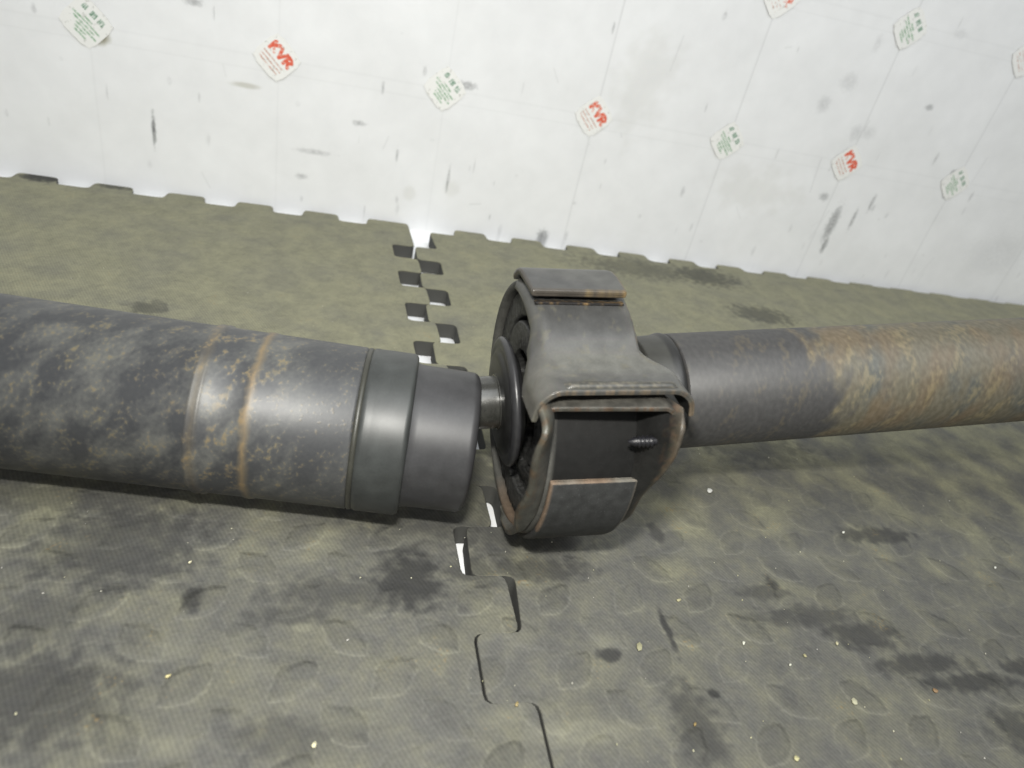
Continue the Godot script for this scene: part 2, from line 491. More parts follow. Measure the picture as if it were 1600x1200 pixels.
func paint_rear_tube(W: int, H: int) -> void:   # along: s 0.06 .. 0.40
	var n1 := streak(41, 0.012, 4, W, H, 0.6)
	var n2 := streak(42, 0.030, 4, W, H, 0.35)
	var n3 := grain(43, 0.12, W, H, 2)
	var n4 := grain(44, 0.010, W, H, 3)
	var px := PackedByteArray()
	px.resize(W * H * 3)
	for y in H:
		for x in W:
			var k := y * W + x
			var s := 0.06 + 0.34 * (x + 0.5) / W
			var a := n1[k] / 255.0
			var b := n2[k] / 255.0
			var c := n3[k] / 255.0
			var l := n4[k] / 255.0
			var old := clampf((s - 0.142 + (a - 0.5) * 0.022 + (b - 0.5) * 0.016) / 0.014, 0.0, 1.0)
			var r := 0.235 + (c - 0.5) * 0.05
			var g := 0.233 + (c - 0.5) * 0.05
			var bl := 0.232 + (c - 0.5) * 0.05
			var sp := clampf((c * 0.6 + b * 0.7 - 0.76) * 4.0, 0.0, 1.0) * clampf((s - 0.08) / 0.06, 0.08, 0.22)
			r = lerpf(r, 0.42, sp)
			g = lerpf(g, 0.36, sp)
			bl = lerpf(bl, 0.24, sp)
			var base := Vector3(0.350, 0.333, 0.282)
			base = base.lerp(Vector3(0.29, 0.30, 0.29), clampf((0.50 - l) * 3.2 + (b - 0.5) * 1.4, 0.0, 1.0) * 0.8)
			base = base.lerp(Vector3(0.388, 0.325, 0.248), clampf((a - 0.46) * 2.6, 0.0, 1.0) * 0.48)
			base = base.lerp(Vector3(0.455, 0.41, 0.30), clampf((c * 0.4 + b * 0.8 - 0.70) * 3.5, 0.0, 1.0) * 0.55)
			base += Vector3.ONE * (c - 0.5) * 0.08
			r = lerpf(r, base.x, old)
			g = lerpf(g, base.y, old)
			bl = lerpf(bl, base.z, old)
			px[k * 3] = int(clampf(r, 0, 1) * 255.0)
			px[k * 3 + 1] = int(clampf(g, 0, 1) * 255.0)
			px[k * 3 + 2] = int(clampf(bl, 0, 1) * 255.0)
	made["rear_tube"] = [Image.create_from_data(W, H, false, Image.FORMAT_RGB8, px)]

# grey modulation with specks, seamless; used on painted steel and rubber
func paint_tile(key: String, sd: int, lo: float, hi: float, specks: int, speck: Color) -> void:
	var N := 512
	var f := FastNoiseLite.new()
	f.seed = sd
	f.frequency = 0.012
	f.fractal_octaves = 5
	var a := f.get_seamless_image(N, N).get_data()
	f.seed = sd + 9
	f.frequency = 0.09
	f.fractal_octaves = 2
	var b := f.get_seamless_image(N, N).get_data()
	var im := Image.create(N, N, false, Image.FORMAT_RGB8)
	for y in N:
		for x in N:
			var v := lerpf(lo, hi, clampf(a[y * N + x] / 255.0 * 0.7 + b[y * N + x] / 255.0 * 0.3, 0.0, 1.0))
			im.set_pixel(x, y, Color(v, v, v * 0.985))
	var r := RandomNumberGenerator.new()
	r.seed = sd
	for k in specks:
		var p := Vector2i(r.randi_range(2, N - 4), r.randi_range(2, N - 4))
		var w := r.randi_range(1, 3)
		var h := r.randi_range(1, 3)
		var t := r.randf_range(0.2, 0.9)
		for dy in h:
			for dx in w:
				im.set_pixelv(p + Vector2i(dx, dy), im.get_pixelv(p + Vector2i(dx, dy)).lerp(speck, t))
	made[key] = [im]

func ink(im: Image, strokes: Array, wide: float, c: Color, keep: float, sd: int) -> void:
	var n := im.get_width()
	var f := FastNoiseLite.new()
	f.seed = sd
	f.frequency = 0.05
	for s in strokes:
		var a: Vector2 = s[0]
		var b: Vector2 = s[1]
		var lo := Vector2(minf(a.x, b.x), minf(a.y, b.y)) - Vector2.ONE * wide
		var hi := Vector2(maxf(a.x, b.x), maxf(a.y, b.y)) + Vector2.ONE * wide
		for y in range(maxi(0, int(lo.y * n)), mini(n, int(hi.y * n) + 1)):
			for x in range(maxi(0, int(lo.x * n)), mini(n, int(hi.x * n) + 1)):
				var p := Vector2((x + 0.5) / n, (y + 0.5) / n)
				var q := Geometry2D.get_closest_point_to_segment(p, a, b)
				var d := p.distance_to(q)
				var v := clampf((wide * 0.5 - d) * n * 0.22 + 0.5, 0.0, 1.0) * clampf(keep + f.get_noise_2d(x, y) * 0.9, 0.0, 1.0)
				if v > 0.0: im.set_pixel(x, y, im.get_pixel(x, y).lerp(c, v))

func label_image(red: bool, faded: float, sd: int) -> Image:
	var n := 160
	var im := Image.create(n, n, false, Image.FORMAT_RGB8)
	im.fill(Color(0.942, 0.944, 0.930))
	if red:
		var c := Color(0.88, 0.37, 0.27)
		var k := [[Vector2(0.18, 0.22), Vector2(0.18, 0.46)], [Vector2(0.21, 0.35), Vector2(0.33, 0.22)], [Vector2(0.21, 0.34), Vector2(0.35, 0.46)]]
		var v := [[Vector2(0.42, 0.22), Vector2(0.52, 0.46)], [Vector2(0.62, 0.22), Vector2(0.52, 0.46)]]
		var r := [[Vector2(0.69, 0.22), Vector2(0.69, 0.46)], [Vector2(0.69, 0.22), Vector2(0.80, 0.23)], [Vector2(0.80, 0.23), Vector2(0.84, 0.29)], [Vector2(0.84, 0.29), Vector2(0.79, 0.35)], [Vector2(0.79, 0.35), Vector2(0.70, 0.36)], [Vector2(0.76, 0.36), Vector2(0.85, 0.46)]]
		ink(im, k.slice(0, 2), 0.095, c, faded, sd)
		ink(im, k.slice(2), 0.07, c, faded * 0.45, sd)
		ink(im, v + r, 0.088, c, faded, sd)
		for q in 3:
			var y := 0.61 + q * 0.105
			var x := 0.14
			var rr := RandomNumberGenerator.new()
			rr.seed = sd + q
			while x < 0.80:
				var w := rr.randf_range(0.02, 0.07)
				ink(im, [[Vector2(x, y), Vector2(x + w, y)]], 0.034, Color(0.74, 0.52, 0.45), faded * 0.62, sd + 1)
				x += w + 0.03
	else:
		var c := Color(0.30, 0.47, 0.36)
		var rr := RandomNumberGenerator.new()
		rr.seed = sd
		for w in [[0.18, 0.30], [0.42, 0.56], [0.66, 0.82]]:
			var x: float = w[0]
			while x < w[1]:
				ink(im, [[Vector2(x, 0.16), Vector2(x + rr.randf_range(-0.01, 0.02), 0.28)]], 0.03, c, faded * 0.9, sd)
				x += 0.042
		for q in [[0.42, 0.40, 0.60], [0.50, 0.12, 0.88], [0.585, 0.20, 0.80], [0.67, 0.34, 0.92], [0.755, 0.38, 0.66], [0.83, 0.42, 0.74]]:
			var x: float = q[1]
			while x < q[2]:
				var w := rr.randf_range(0.015, 0.05)
				ink(im, [[Vector2(x, q[0]), Vector2(x + w, q[0])]], 0.045, Color(0.44, 0.61, 0.46), faded * 0.75, sd + 2)
				x += w + 0.035
	var ff := FastNoiseLite.new()
	ff.seed = sd
	ff.frequency = 0.035
	for y in n:
		for x in n:
			var e := minf(minf(x, n - 1 - x), minf(y, n - 1 - y)) / float(n)
			var d := clampf((ff.get_noise_2d(x, y) - 0.30) * 1.3, 0.0, 0.45) + (clampf(0.035 - e, 0.0, 0.035) * 1.0 * clampf(ff.get_noise_2d(x + 300, y) * 3.0 + 0.3, 0.0, 1.0))
			if d > 0.0: im.set_pixel(x, y, im.get_pixel(x, y).lerp(Color(0.6, 0.6, 0.57), minf(d, 0.35)))
	return im

func tex(im: Image) -> ImageTexture:
	return ImageTexture.create_from_image(im)

# ------------------------------------------------------------------ the printed sheet
var sheet_noise := FastNoiseLite.new()
const LEAN := 0.0361

func sheet_at(x: float, h: float, out := 0.0) -> Vector3:
	var grow := clampf(h / 0.06, 0.0, 1.0)
	var d := sheet_noise.get_noise_2d(x * 100.0, h * 100.0) * 0.0009 * grow + out - 0.004
	# a shallow fold along each printed row and column
	var fx := (x + 0.0505) / 0.1412
	fx -= roundf(fx)
	d -= 0.0007 * exp(-fx * fx * 900.0) * grow
	return Vector3(x, h * cos(LEAN), h * sin(LEAN) + d)

func build_sheet() -> void:
	var mat := StandardMaterial3D.new()
	mat.albedo_texture = tex(made.sheet[0])
	mat.texture_repeat = false
	mat.roughness = 0.42
	mat.heightmap_enabled = true
	mat.heightmap_texture = tex(made.sheet[1])
	mat.heightmap_scale = 0.05
	var st := fresh()
	var prof := []
	prof.append([0, -0.0126, 1.3])
	prof.append([0, -0.0126, 0.05])
	var rad := 0.006
	for k in 7:
		var a := PI / 2 * k / 6
		prof.append([0, -0.0126 + rad * (1.0 - cos(a)), 0.002 - rad * sin(a) + 0.0])
	for k in 61: prof.append([1, 0.002 + 0.72 * k / 60.0, 0])
	var nx := 230
	for r in prof:
		for i in nx + 1:
			var x := -0.75 + 2.55 * i / nx
			var p: Vector3 = sheet_at(x, r[1]) if r[0] == 1 else Vector3(x, r[1], r[2])
			st.v.append(p)
			st.t.append(Vector2((x - SHEET_X0) / SHEET_W, ((r[1] if r[0] == 1 else 0.0) - SHEET_H0) / SHEET_H))
	var w := nx + 1
	for j in prof.size():
		for i in w:
			var du: Vector3 = st.v[j * w + mini(i + 1, nx)] - st.v[j * w + maxi(i - 1, 0)]
			var dv: Vector3 = st.v[mini(j + 1, prof.size() - 1) * w + i] - st.v[maxi(j - 1, 0) * w + i]
			st.n.append(du.cross(dv).normalized())
	for j in prof.size() - 1:
		for i in nx:
			put_tri(st, j * w + i, j * w + i + 1, (j + 1) * w + i)
			put_tri(st, j * w + i + 1, (j + 1) * w + i + 1, (j + 1) * w + i)
	var root := thing("backdrop_sheet")
	tag(root, "white plastic sheet standing behind the mats, printed with small red and green diamond labels, scuffed", "plastic sheet")
	part("sheet", commit(st), mat, root)
	var looks := {}
	for L in [[0, 0, true, 1.0], [-1, 0, false, 0.7], [1, 0, false, 0.8], [2, 0, true, 0.85], [3, 0, false, 0.9], [4, 0, true, 1.0], [5, 0, false, 0.8], [3, 1, true, 0.3], [4, 1, false, 0.75], [5, 1, true, 0.4], [2, 1, false, 0.7], [6, 0, true, 0.8]]:
		var cx: float = -0.0505 + L[0] * 0.1412
		var cy: float = 0.127 + L[1] * 0.1290
		if L[0] == 5 and L[1] == 1: cx += 0.002
		var lm := StandardMaterial3D.new()
		lm.albedo_texture = tex(label_image(L[2], L[3] * 0.86, 100 + L[0] * 7 + L[1] * 3))
		lm.texture_repeat = false
		lm.roughness = 0.45
		var g := fresh()
		var half := 0.0150
		var q := 8
		for e in 2:
			for j in q + 1:
				for i in q + 1:
					var u := float(i) / q * 2.0 - 1.0
					var v := float(j) / q * 2.0 - 1.0
					# rounded corners
					var p := Vector2(u, v)
					var cc := maxf(absf(u), absf(v))
					if cc > 0.0 and absf(u) > 0.7 and absf(v) > 0.7: p *= 1.0 - 0.10 * minf(absf(u), absf(v)) / cc
					p *= half
					var wx := (p.x - p.y) * 0.7071
					var wy := (-p.x - p.y) * 0.7071
					g.v.append(sheet_at(cx + wx, cy + wy, 0.0006 if e == 0 else -0.0002))
					g.n.append(Vector3(0, 0, 1))
					g.t.append(Vector2(u, v) * 0.5 + Vector2(0.5, 0.5))
		var qq := q + 1
		for j in q:
			for i in q:
				put_tri(g, j * qq + i, j * qq + i + 1, (j + 1) * qq + i)
				put_tri(g, j * qq + i + 1, (j + 1) * qq + i + 1, (j + 1) * qq + i)
		# the thin edge of the print
		var ring := []
		for i in q: ring.append(i)
		for j in q: ring.append(j * qq + q)
		for i in q: ring.append(q * qq + q - i)
		for j in q: ring.append((q - j) * qq)
		for k in ring.size():
			var a: int = ring[k]
			var b: int = ring[(k + 1) % ring.size()]
			put_tri(g, a, b, a + qq * qq)
			put_tri(g, b, b + qq * qq, a + qq * qq)
		var o := part("printed_label", commit(g), lm, root)
		o.set_meta("label", "red lettered diamond label" if L[2] else "green lettered diamond label")

# ------------------------------------------------------------------ mats
func seam_left(z: float) -> float:
	if z < 0.40: return lerpf(0.0565, 0.0690, (z - 0.06) / 0.34)
	return lerpf(0.0690, 0.0705, clampf((z - 0.40) / 0.07, 0.0, 1.0))

func seam_gap(z: float) -> float:
	if z < 0.44: return lerpf(0.0205, 0.0054, (z - 0.06) / 0.38)
	return lerpf(0.0054, 0.0009, clampf((z - 0.442) / 0.016, 0.0, 1.0))

func build_mats() -> void:
	var deep := 0.0203
	var L := PackedVector2Array()
	var R := PackedVector2Array()
	# the far edges, tooth after tooth
	var tip := 0.0025
	var notch := 0.0175
	L.append(Vector2(-0.68, 0.86))
	L.append(Vector2(-0.68, tip))
	for k in range(-7, 5):
		var c := -0.2098 + 0.0580 * k
		var h := 0.0135
		L.append(Vector2(c - h, tip + 0.0005 * sin(k * 2.1)))
		L.append(Vector2(c - h + 0.0012, notch))
		L.append(Vector2(c + h - 0.0012, notch))
		L.append(Vector2(c + h, tip + 0.0005 * sin(k * 1.3)))
	L.append(Vector2(seam_left(0.02) + deep - 0.001, tip))
	R.append(Vector2(1.35, 0.86))
	R.append(Vector2(1.35, tip))
	for k in range(19, -2, -1):
		var c := 0.1639 + 0.0580 * k
		var h := 0.0135
		var notch_k := lerpf(notch, tip + 0.003, clampf((k - 3) / 5.0, 0.0, 1.0))
		R.append(Vector2(c + h, tip + 0.0005 * sin(k * 2.7)))
		R.append(Vector2(c + h - 0.0012, notch_k))
		R.append(Vector2(c - h + 0.0012, notch_k))
		if k > -1: R.append(Vector2(c - h, tip))
	# the seam: notches of the left mat at zl, teeth of the right mat stand in them
	for k in range(0, 13):
		var zl := 0.0722 + 0.05635 * k + 0.00055 * k * k
		var per := 0.05635 + 0.0011 * k
		var q := per * 0.25
		var nl := q + 0.0001
		L.append(Vector2(seam_left(zl - nl) + deep, zl - nl))
		L.append(Vector2(seam_left(zl - nl), zl - nl - 0.0003))
		L.append(Vector2(seam_left(zl + nl), zl + nl + 0.0003))
		L.append(Vector2(seam_left(zl + nl) + deep, zl + nl))
		var tl := q - 0.0001
		if k > 0:
			R.append(Vector2(seam_left(zl - tl) + seam_gap(zl - tl) + deep, zl - tl))
		else:
			R.append(Vector2(seam_left(zl - tl) + seam_gap(zl - tl) + deep, zl - tl))
		R.append(Vector2(seam_left(zl - tl) + seam_gap(zl - tl), zl - tl - 0.0003))
		R.append(Vector2(seam_left(zl + tl) + seam_gap(zl + tl), zl + tl + 0.0003))
		R.append(Vector2(seam_left(zl + tl) + seam_gap(zl + tl) + deep, zl + tl))
	L.append(Vector2(seam_left(0.9) + 0.01, 0.90))
	R.append(Vector2(seam_left(0.9) + 0.012, 0.90))
	var side := StandardMaterial3D.new()
	side.albedo_color = Color(0.275, 0.275, 0.262)
	side.roughness = 0.9
	var ribs := Image.create(64, 64, false, Image.FORMAT_RGBA8)
	for y in 64:
		for x in 64:
			var v := 0.968 + 0.032 * sin(TAU * (x * 6.0 - y * 3.0) / 64.0)
			ribs.set_pixel(x, y, Color(v, v, v, 1.0))
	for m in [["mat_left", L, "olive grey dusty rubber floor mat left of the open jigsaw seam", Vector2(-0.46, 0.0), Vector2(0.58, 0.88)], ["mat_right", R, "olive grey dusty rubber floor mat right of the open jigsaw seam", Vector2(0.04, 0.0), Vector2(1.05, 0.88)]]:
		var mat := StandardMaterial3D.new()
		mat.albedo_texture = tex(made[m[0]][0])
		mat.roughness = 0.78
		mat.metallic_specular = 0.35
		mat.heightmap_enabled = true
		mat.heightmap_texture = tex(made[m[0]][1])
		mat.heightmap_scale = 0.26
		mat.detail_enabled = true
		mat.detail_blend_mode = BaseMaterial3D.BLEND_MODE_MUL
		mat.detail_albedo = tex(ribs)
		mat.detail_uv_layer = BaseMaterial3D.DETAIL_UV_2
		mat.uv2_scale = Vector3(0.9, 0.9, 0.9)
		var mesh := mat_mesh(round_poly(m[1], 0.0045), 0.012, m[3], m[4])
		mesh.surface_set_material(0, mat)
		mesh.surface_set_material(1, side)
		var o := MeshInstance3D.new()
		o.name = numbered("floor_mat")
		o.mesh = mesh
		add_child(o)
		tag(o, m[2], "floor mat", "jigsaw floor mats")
	var f := BoxMesh.new()
	f.size = Vector3(6, 0.02, 6)
	var fm := StandardMaterial3D.new()
	fm.albedo_color = Color(0.5, 0.5, 0.48)
	fm.roughness = 0.9
	var floor_ := MeshInstance3D.new()
	floor_.name = "floor"
	floor_.mesh = f
	floor_.material_override = fm
	add_child(floor_)
	floor_.position = Vector3(0.2, -0.0246, 0.6)
	tag(floor_, "grey workshop floor under the sheet", "floor", "", "structure")

# ------------------------------------------------------------------ the propeller shaft
func steel(key: String, rough: float, spec := 0.5, scale := 16.0, bump := 0.0) -> StandardMaterial3D:
	var m := StandardMaterial3D.new()
	m.albedo_texture = tex(made[key][0])
	m.vertex_color_use_as_albedo = true
	m.uv1_triplanar = true
	m.uv1_scale = Vector3.ONE * scale
	m.roughness = rough
	m.metallic_specular = spec
	if bump > 0.0:
		m.heightmap_enabled = true
		m.heightmap_texture = m.albedo_texture
		m.heightmap_scale = bump
	return m

func arc(cx: float, cr: float, rad: float, a0: float, a1: float, n: int) -> Array:
	var out := []
	for k in n + 1:
		var a := deg_to_rad(lerpf(a0, a1, float(k) / n))
		out.append(Vector2(cx + rad * cos(a), cr + rad * sin(a)))
	return out

func flat(c: Color) -> Callable:
	return func(_a, _b, _c): return c

func axis_frame(origin: Vector3, dir: Vector3) -> Transform3D:
	var x := dir.normalized()
	var y := (Vector3.UP - x * x.y).normalized()
	return Transform3D(Basis(x, y, x.cross(y)), origin)

func build_shaft() -> void:
	var tf := axis_frame(Vector3(0, 0.04542, 0.39693), Vector3(0.98961, 0.00851, 0.14354))
	var tr := axis_frame(Vector3(0.08847, 0.06598, 0.40006), Vector3(0.98936, 0.14505, -0.01139))
	var ph := 0.0115
	var eb := 0.085
	var tb := axis_frame(Vector3(0.08912, 0.0655, 0.40346), Vector3(cos(eb) * cos(ph), sin(eb), -cos(eb) * sin(ph))).scaled_local(Vector3.ONE * 0.945)
	var root := thing("propeller_shaft", Vector3(0.0891, 0, 0.4035))
	tag(root, "worn black two-piece propeller shaft with a rusty pressed-steel centre bearing bracket, lying on the mats", "propeller shaft")
	var back := Transform3D(Basis(), -root.position)
	tf = back * tf
	tr = back * tr
	tb = back * tb

	# --- front half
	var ftm := StandardMaterial3D.new()
	ftm.albedo_texture = tex(made.front_tube[0])
	ftm.roughness = 0.48
	ftm.metallic_specular = 0.55
	ftm.heightmap_enabled = true
	ftm.heightmap_texture = ftm.albedo_texture
	ftm.heightmap_scale = 0.03
	var paint := steel("steel", 0.44, 0.5, 14.0)
	var pf := [Vector2(-0.70, 0.0), Vector2(-0.70, 0.0365), Vector2(-0.0451, 0.0365)]
	pf += [Vector2(-0.0441, 0.0372), Vector2(-0.0431, 0.0374), Vector2(-0.0418, 0.0369), Vector2(-0.0406, 0.0374), Vector2(-0.0396, 0.0371), Vector2(-0.0388, 0.0366)]
	pf += [Vector2(-0.0244, 0.0366), Vector2(-0.0232, 0.03695), Vector2(-0.0214, 0.0371), Vector2(-0.0198, 0.0369), Vector2(-0.0188, 0.0366)]
	pf += [Vector2(0.0192, 0.0366), Vector2(0.0202, 0.0361), Vector2(0.0206, 0.0352)]
	var ft := part("front_tube", lathe(pf, 160, -0.20, 0.23), ftm, root, tf)
	var wb := []
	for k in 7:
		var a := PI * k / 6
		wb.append(Vector2(0.0213 - 0.0013 * cos(a), 0.0356 + 0.0011 * sin(a)))
	part("weld_bead", lathe(wb, 120, 0, 1, flat(Color(0.05, 0.048, 0.042))), paint, ft)
	var cup_col := func(s, _a, r):
		var c := Color(0.048, 0.049, 0.052)
		if r < 0.030: return Color(0.02, 0.02, 0.02)
		return c
	var sleeve := [Vector2(0.0215, 0.0345), Vector2(0.0222, 0.0359), Vector2(0.0232, 0.0366), Vector2(0.0245, 0.03685), Vector2(0.0262, 0.0367), Vector2(0.0275, 0.0368)]
	sleeve += arc(0.0405, 0.0345, 0.0024, 90, 5, 6)
	sleeve += [Vector2(0.0430, 0.0335), Vector2(0.0430, 0.0318)]
	part("joint_collar", lathe(sleeve, 160, 0, 1, flat(Color(0.050, 0.051, 0.053))), paint, root, tf)
	var cup := [Vector2(0.0428, 0.0332), Vector2(0.0440, 0.0328), Vector2(0.0460, 0.0325)]
	cup += arc(0.0682, 0.0287, 0.0036, 90, 0, 8)
	cup += arc(0.0712, 0.0279, 0.0006, 0, -90, 3)
	cup += [Vector2(0.0690, 0.0270), Vector2(0.060, 0.0265), Vector2(0.056, 0.0)]
	var cp := part("joint_cup", lathe(cup, 160, 0, 1, cup_col), paint, root, tf)
	var rubber := steel("rubber", 0.5, 0.5, 34.0, 0.12)
	part("rubber_boot", lathe([Vector2(0.0565, 0.0262), Vector2(0.0630, 0.0255), Vector2(0.0652, 0.0235), Vector2(0.0645, 0.020), Vector2(0.0625, 0.012), Vector2(0.062, 0.0)], 90, 0, 1, flat(Color(0.016, 0.016, 0.016))), rubber, cp)

	# --- rear half
	var bright := steel("steel", 0.26, 0.8, 40.0)
	bright.metallic = 0.2
	var stub_col := func(s, a, _r):
		var under := clampf((cos(a) - 0.1) * 1.6, 0.0, 1.0)
		return Color(0.045, 0.048, 0.052).lerp(Color(0.075, 0.062, 0.045), under * 0.6 + 0.3 * absf(sin(s * 900.0)))
	part("splined_stub", lathe([Vector2(-0.034, 0.0), Vector2(-0.034, 0.0122), Vector2(-0.0085, 0.0122), Vector2(-0.0082, 0.0130), Vector2(0.030, 0.0130), Vector2(0.0655, 0.0150), Vector2(0.0655, 0.0)], 96, 0, 1, stub_col), bright, root, tr)
	var rtm := StandardMaterial3D.new()
	rtm.albedo_texture = tex(made.rear_tube[0])
	rtm.roughness = 0.52
	rtm.metallic_specular = 0.5
	rtm.heightmap_enabled = true
	rtm.heightmap_texture = rtm.albedo_texture
	rtm.heightmap_scale = 0.025
	var rt := part("rear_tube", lathe([Vector2(0.0755, 0.012), Vector2(0.0755, 0.0274), Vector2(0.0762, 0.0280), Vector2(0.72, 0.0280), Vector2(0.72, 0.0)], 128, 0.06, 0.34), rtm, root, tr)
	part("weld_collar", lathe([Vector2(0.0585, 0.010), Vector2(0.0585, 0.0262), Vector2(0.0595, 0.0272), Vector2(0.0690, 0.0276), Vector2(0.0704, 0.0281), Vector2(0.0718, 0.0285), Vector2(0.0730, 0.0285), Vector2(0.0742, 0.0280), Vector2(0.0750, 0.0272), Vector2(0.0752, 0.014)], 128, 0, 1, func(s, _a, _r): return Color(0.05, 0.049, 0.046) if s < 0.0695 else Color(0.022, 0.021, 0.02)), paint, rt)
	var shield_col := func(s, _a, r): return Color(0.042, 0.043, 0.044) if r > 0.0252 else Color(0.022, 0.022, 0.022)  # flank darker, bead lighter: shading and highlight put into the colours
	var sh := [Vector2(-0.0072, 0.0128), Vector2(-0.0072, 0.0215), Vector2(-0.0068, 0.0232)]
	sh += [Vector2(-0.0050, 0.0246), Vector2(-0.0040, 0.0262)]
	sh += arc(-0.0012, 0.0283, 0.0034, 205, 15, 12)
	sh += [Vector2(0.0018, 0.0262), Vector2(0.006, 0.024), Vector2(0.010, 0.013)]
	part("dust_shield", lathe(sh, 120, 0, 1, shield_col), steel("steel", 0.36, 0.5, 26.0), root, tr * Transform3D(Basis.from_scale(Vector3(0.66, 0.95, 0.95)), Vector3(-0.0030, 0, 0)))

	# --- centre bearing: sleeve, rubber, brackets (all in the bracket's own axes)
	var dark := steel("specked", 0.66, 0.35, 22.0)
	var bare := steel("worn", 0.46, 0.5, 22.0, 0.04)
	var sl := []
	sl += [Vector2(0.006, 0.0566), Vector2(0.0015, 0.0566)]
	sl += arc(0.0010, 0.0588, 0.0022, 270, 90, 8)
	sl += [Vector2(0.0030, 0.0612), Vector2(0.0380, 0.0612)]
	sl += arc(0.0387, 0.0590, 0.0022, 90, -90, 8)
	sl += [Vector2(0.0300, 0.0566), Vector2(0.006, 0.0566)]
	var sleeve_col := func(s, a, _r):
		if s > 0.0025: return Color(0.036, 0.036, 0.038)  # darkened to carry the shade inside the bracket recess
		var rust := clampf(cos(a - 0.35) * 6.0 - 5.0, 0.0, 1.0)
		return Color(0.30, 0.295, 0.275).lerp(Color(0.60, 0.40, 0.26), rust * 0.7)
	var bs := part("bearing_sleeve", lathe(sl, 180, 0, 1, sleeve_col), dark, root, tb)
	# rubber lining with scuffed inner wall
	var rn := FastNoiseLite.new()
	rn.seed = 3
	rn.frequency = 1.0
	var ring_of := func(r0: float, r1: float, s0: float, s1: float, rough: float, sd: float):
		var rows := []
		var cols := []
		var segs := 150
		for j in segs + 1:
			var a := TAU * j / segs
			var loop := PackedVector3Array()
			var lc := PackedColorArray()
			var pts := [Vector2(s0 + 0.001, r1), Vector2(s0, r1 - 0.0008), Vector2(s0 - 0.0002, lerpf(r0, r1, 0.5)), Vector2(s0, r0 + 0.0008), Vector2(s0 + 0.001, r0)]
			for t in 10: pts.append(Vector2(lerpf(s0 + 0.002, s1, t / 9.0), r0))
			pts.append(Vector2(s1, r1))
			for p in pts:
				var e: float = rn.get_noise_3d(cos(a) * 22.0 + sd, sin(a) * 22.0, p.x * 260.0) * rough if p.y < r1 - 0.0003 else 0.0
				loop.append(Vector3(p.x + e * 0.5, -cos(a) * (p.y + e), sin(a) * (p.y + e)))
				lc.append(Color(0.070, 0.070, 0.068))
			rows.append(loop)
			cols.append(lc)
		return loops(rows, cols)
	part("rubber_lining", ring_of.call(0.0440, 0.0568, 0.0030, 0.036, 0.0016, 0.0), rubber, bs)
	var inv := tb.affine_inverse() * tr
	var hub: ArrayMesh = ring_of.call(0.0235, 0.0370, 0.0045, 0.034, 0.0006, 9.0)
	part("rubber_hub", hub, rubber, bs, inv)
	# the rubber web fills the lower part of the ring; above it the ring is open
	var web_mid := func(u, v):
		var a := lerpf(-1.6, 3.0, u)
		var r := lerpf(0.030, 0.0535, v)
		var e: float = rn.get_noise_2d(u * 60.0, v * 14.0) * 0.0012
		return Vector3(0.0078 + 0.0045 * sin(v * PI) + e, -cos(a) * r - 0.0005, sin(a) * r)
	part("rubber_web", shell(90, 12, 0.010, web_mid, flat(Color(0.070, 0.070, 0.068))), rubber, bs)
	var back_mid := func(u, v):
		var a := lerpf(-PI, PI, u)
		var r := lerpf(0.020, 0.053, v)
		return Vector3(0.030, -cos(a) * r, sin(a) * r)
	part("rubber_back", shell(60, 4, 0.006, back_mid, flat(Color(0.010, 0.010, 0.010))), rubber, bs)  # near black, the shade of the deep void put into its colour

	# --- upper strap: over the top of the ring, then out to a flange with turned-down sides
	var RU := 0.0632
	var path := []
	for k in 9:
		var a := deg_to_rad(lerpf(-12.0, 33.0, k / 8.0))
		path.append(Vector2(RU * sin(a), RU * cos(a)))
	path += [Vector2(0.0395, 0.0505), Vector2(0.0440, 0.0492), Vector2(0.0490, 0.0487), Vector2(0.0540, 0.0487), Vector2(0.0615, 0.0490)]
	var strap_mid := func(u, v):
		var p: Vector2 = along(path, u)
		var w := clampf((u - 0.44) / 0.36, 0.0, 1.0)
		w = w * w * (3.0 - 2.0 * w)
		var wr := clampf((u - 0.62) / 0.20, 0.0, 1.0)
		wr = wr * wr * (3.0 - 2.0 * wr)
		var sl_ := lerpf(-0.0036, -0.0098, w)
		var sr := lerpf(0.0385, 0.0560, wr)
		var s := lerpf(sl_, sr, v)
		var y := p.y
		var z := p.x
		# turned edges
		var rl := lerpf(0.0042, 0.0105, w)
		var rr := lerpf(0.0005, 0.0100, wr)
		var dl := clampf((sl_ + rl - s) / rl, 0.0, 1.0)
		var dr := clampf((s - (sr - rr)) / rr, 0.0, 1.0)
		var drop := lerpf(0.0042, 0.0125, w) * (1.0 - sqrt(maxf(0.0, 1.0 - dl * dl)))
		var dropr := lerpf(0.0, 0.0110, wr) * (1.0 - sqrt(maxf(0.0, 1.0 - dr * dr)))
		var n := Vector2(p.x, p.y).normalized() if u < 0.6 else Vector2(0, 1).lerp(Vector2(p.x, p.y).normalized(), 0.25 * (1.0 - w))
		return Vector3(s, y - n.y * (drop + dropr), z - n.x * (drop + dropr))
	var strap_col := func(u, v, face):
		var c := Color(0.060, 0.060, 0.061)
		var w := clampf((u - 0.62) / 0.2, 0.0, 1.0)
		var e := maxf(clampf((0.16 - v) / 0.14, 0.0, 1.0), clampf((v - 0.88) / 0.1, 0.0, 1.0))
		var mid_ := clampf((u - 0.52) / 0.16, 0.0, 1.0) * clampf((0.93 - u) / 0.12, 0.0, 1.0) * clampf(v * 5.0, 0.0, 1.0)
		c = c.lerp(Color(0.165, 0.163, 0.152), mid_ * 0.55)
		c = c.lerp(Color(0.17, 0.162, 0.13), w * 0.08 + w * e * 0.32)
		c = c.lerp(Color(0.085, 0.083, 0.080), (1.0 - w) * e * 0.7)
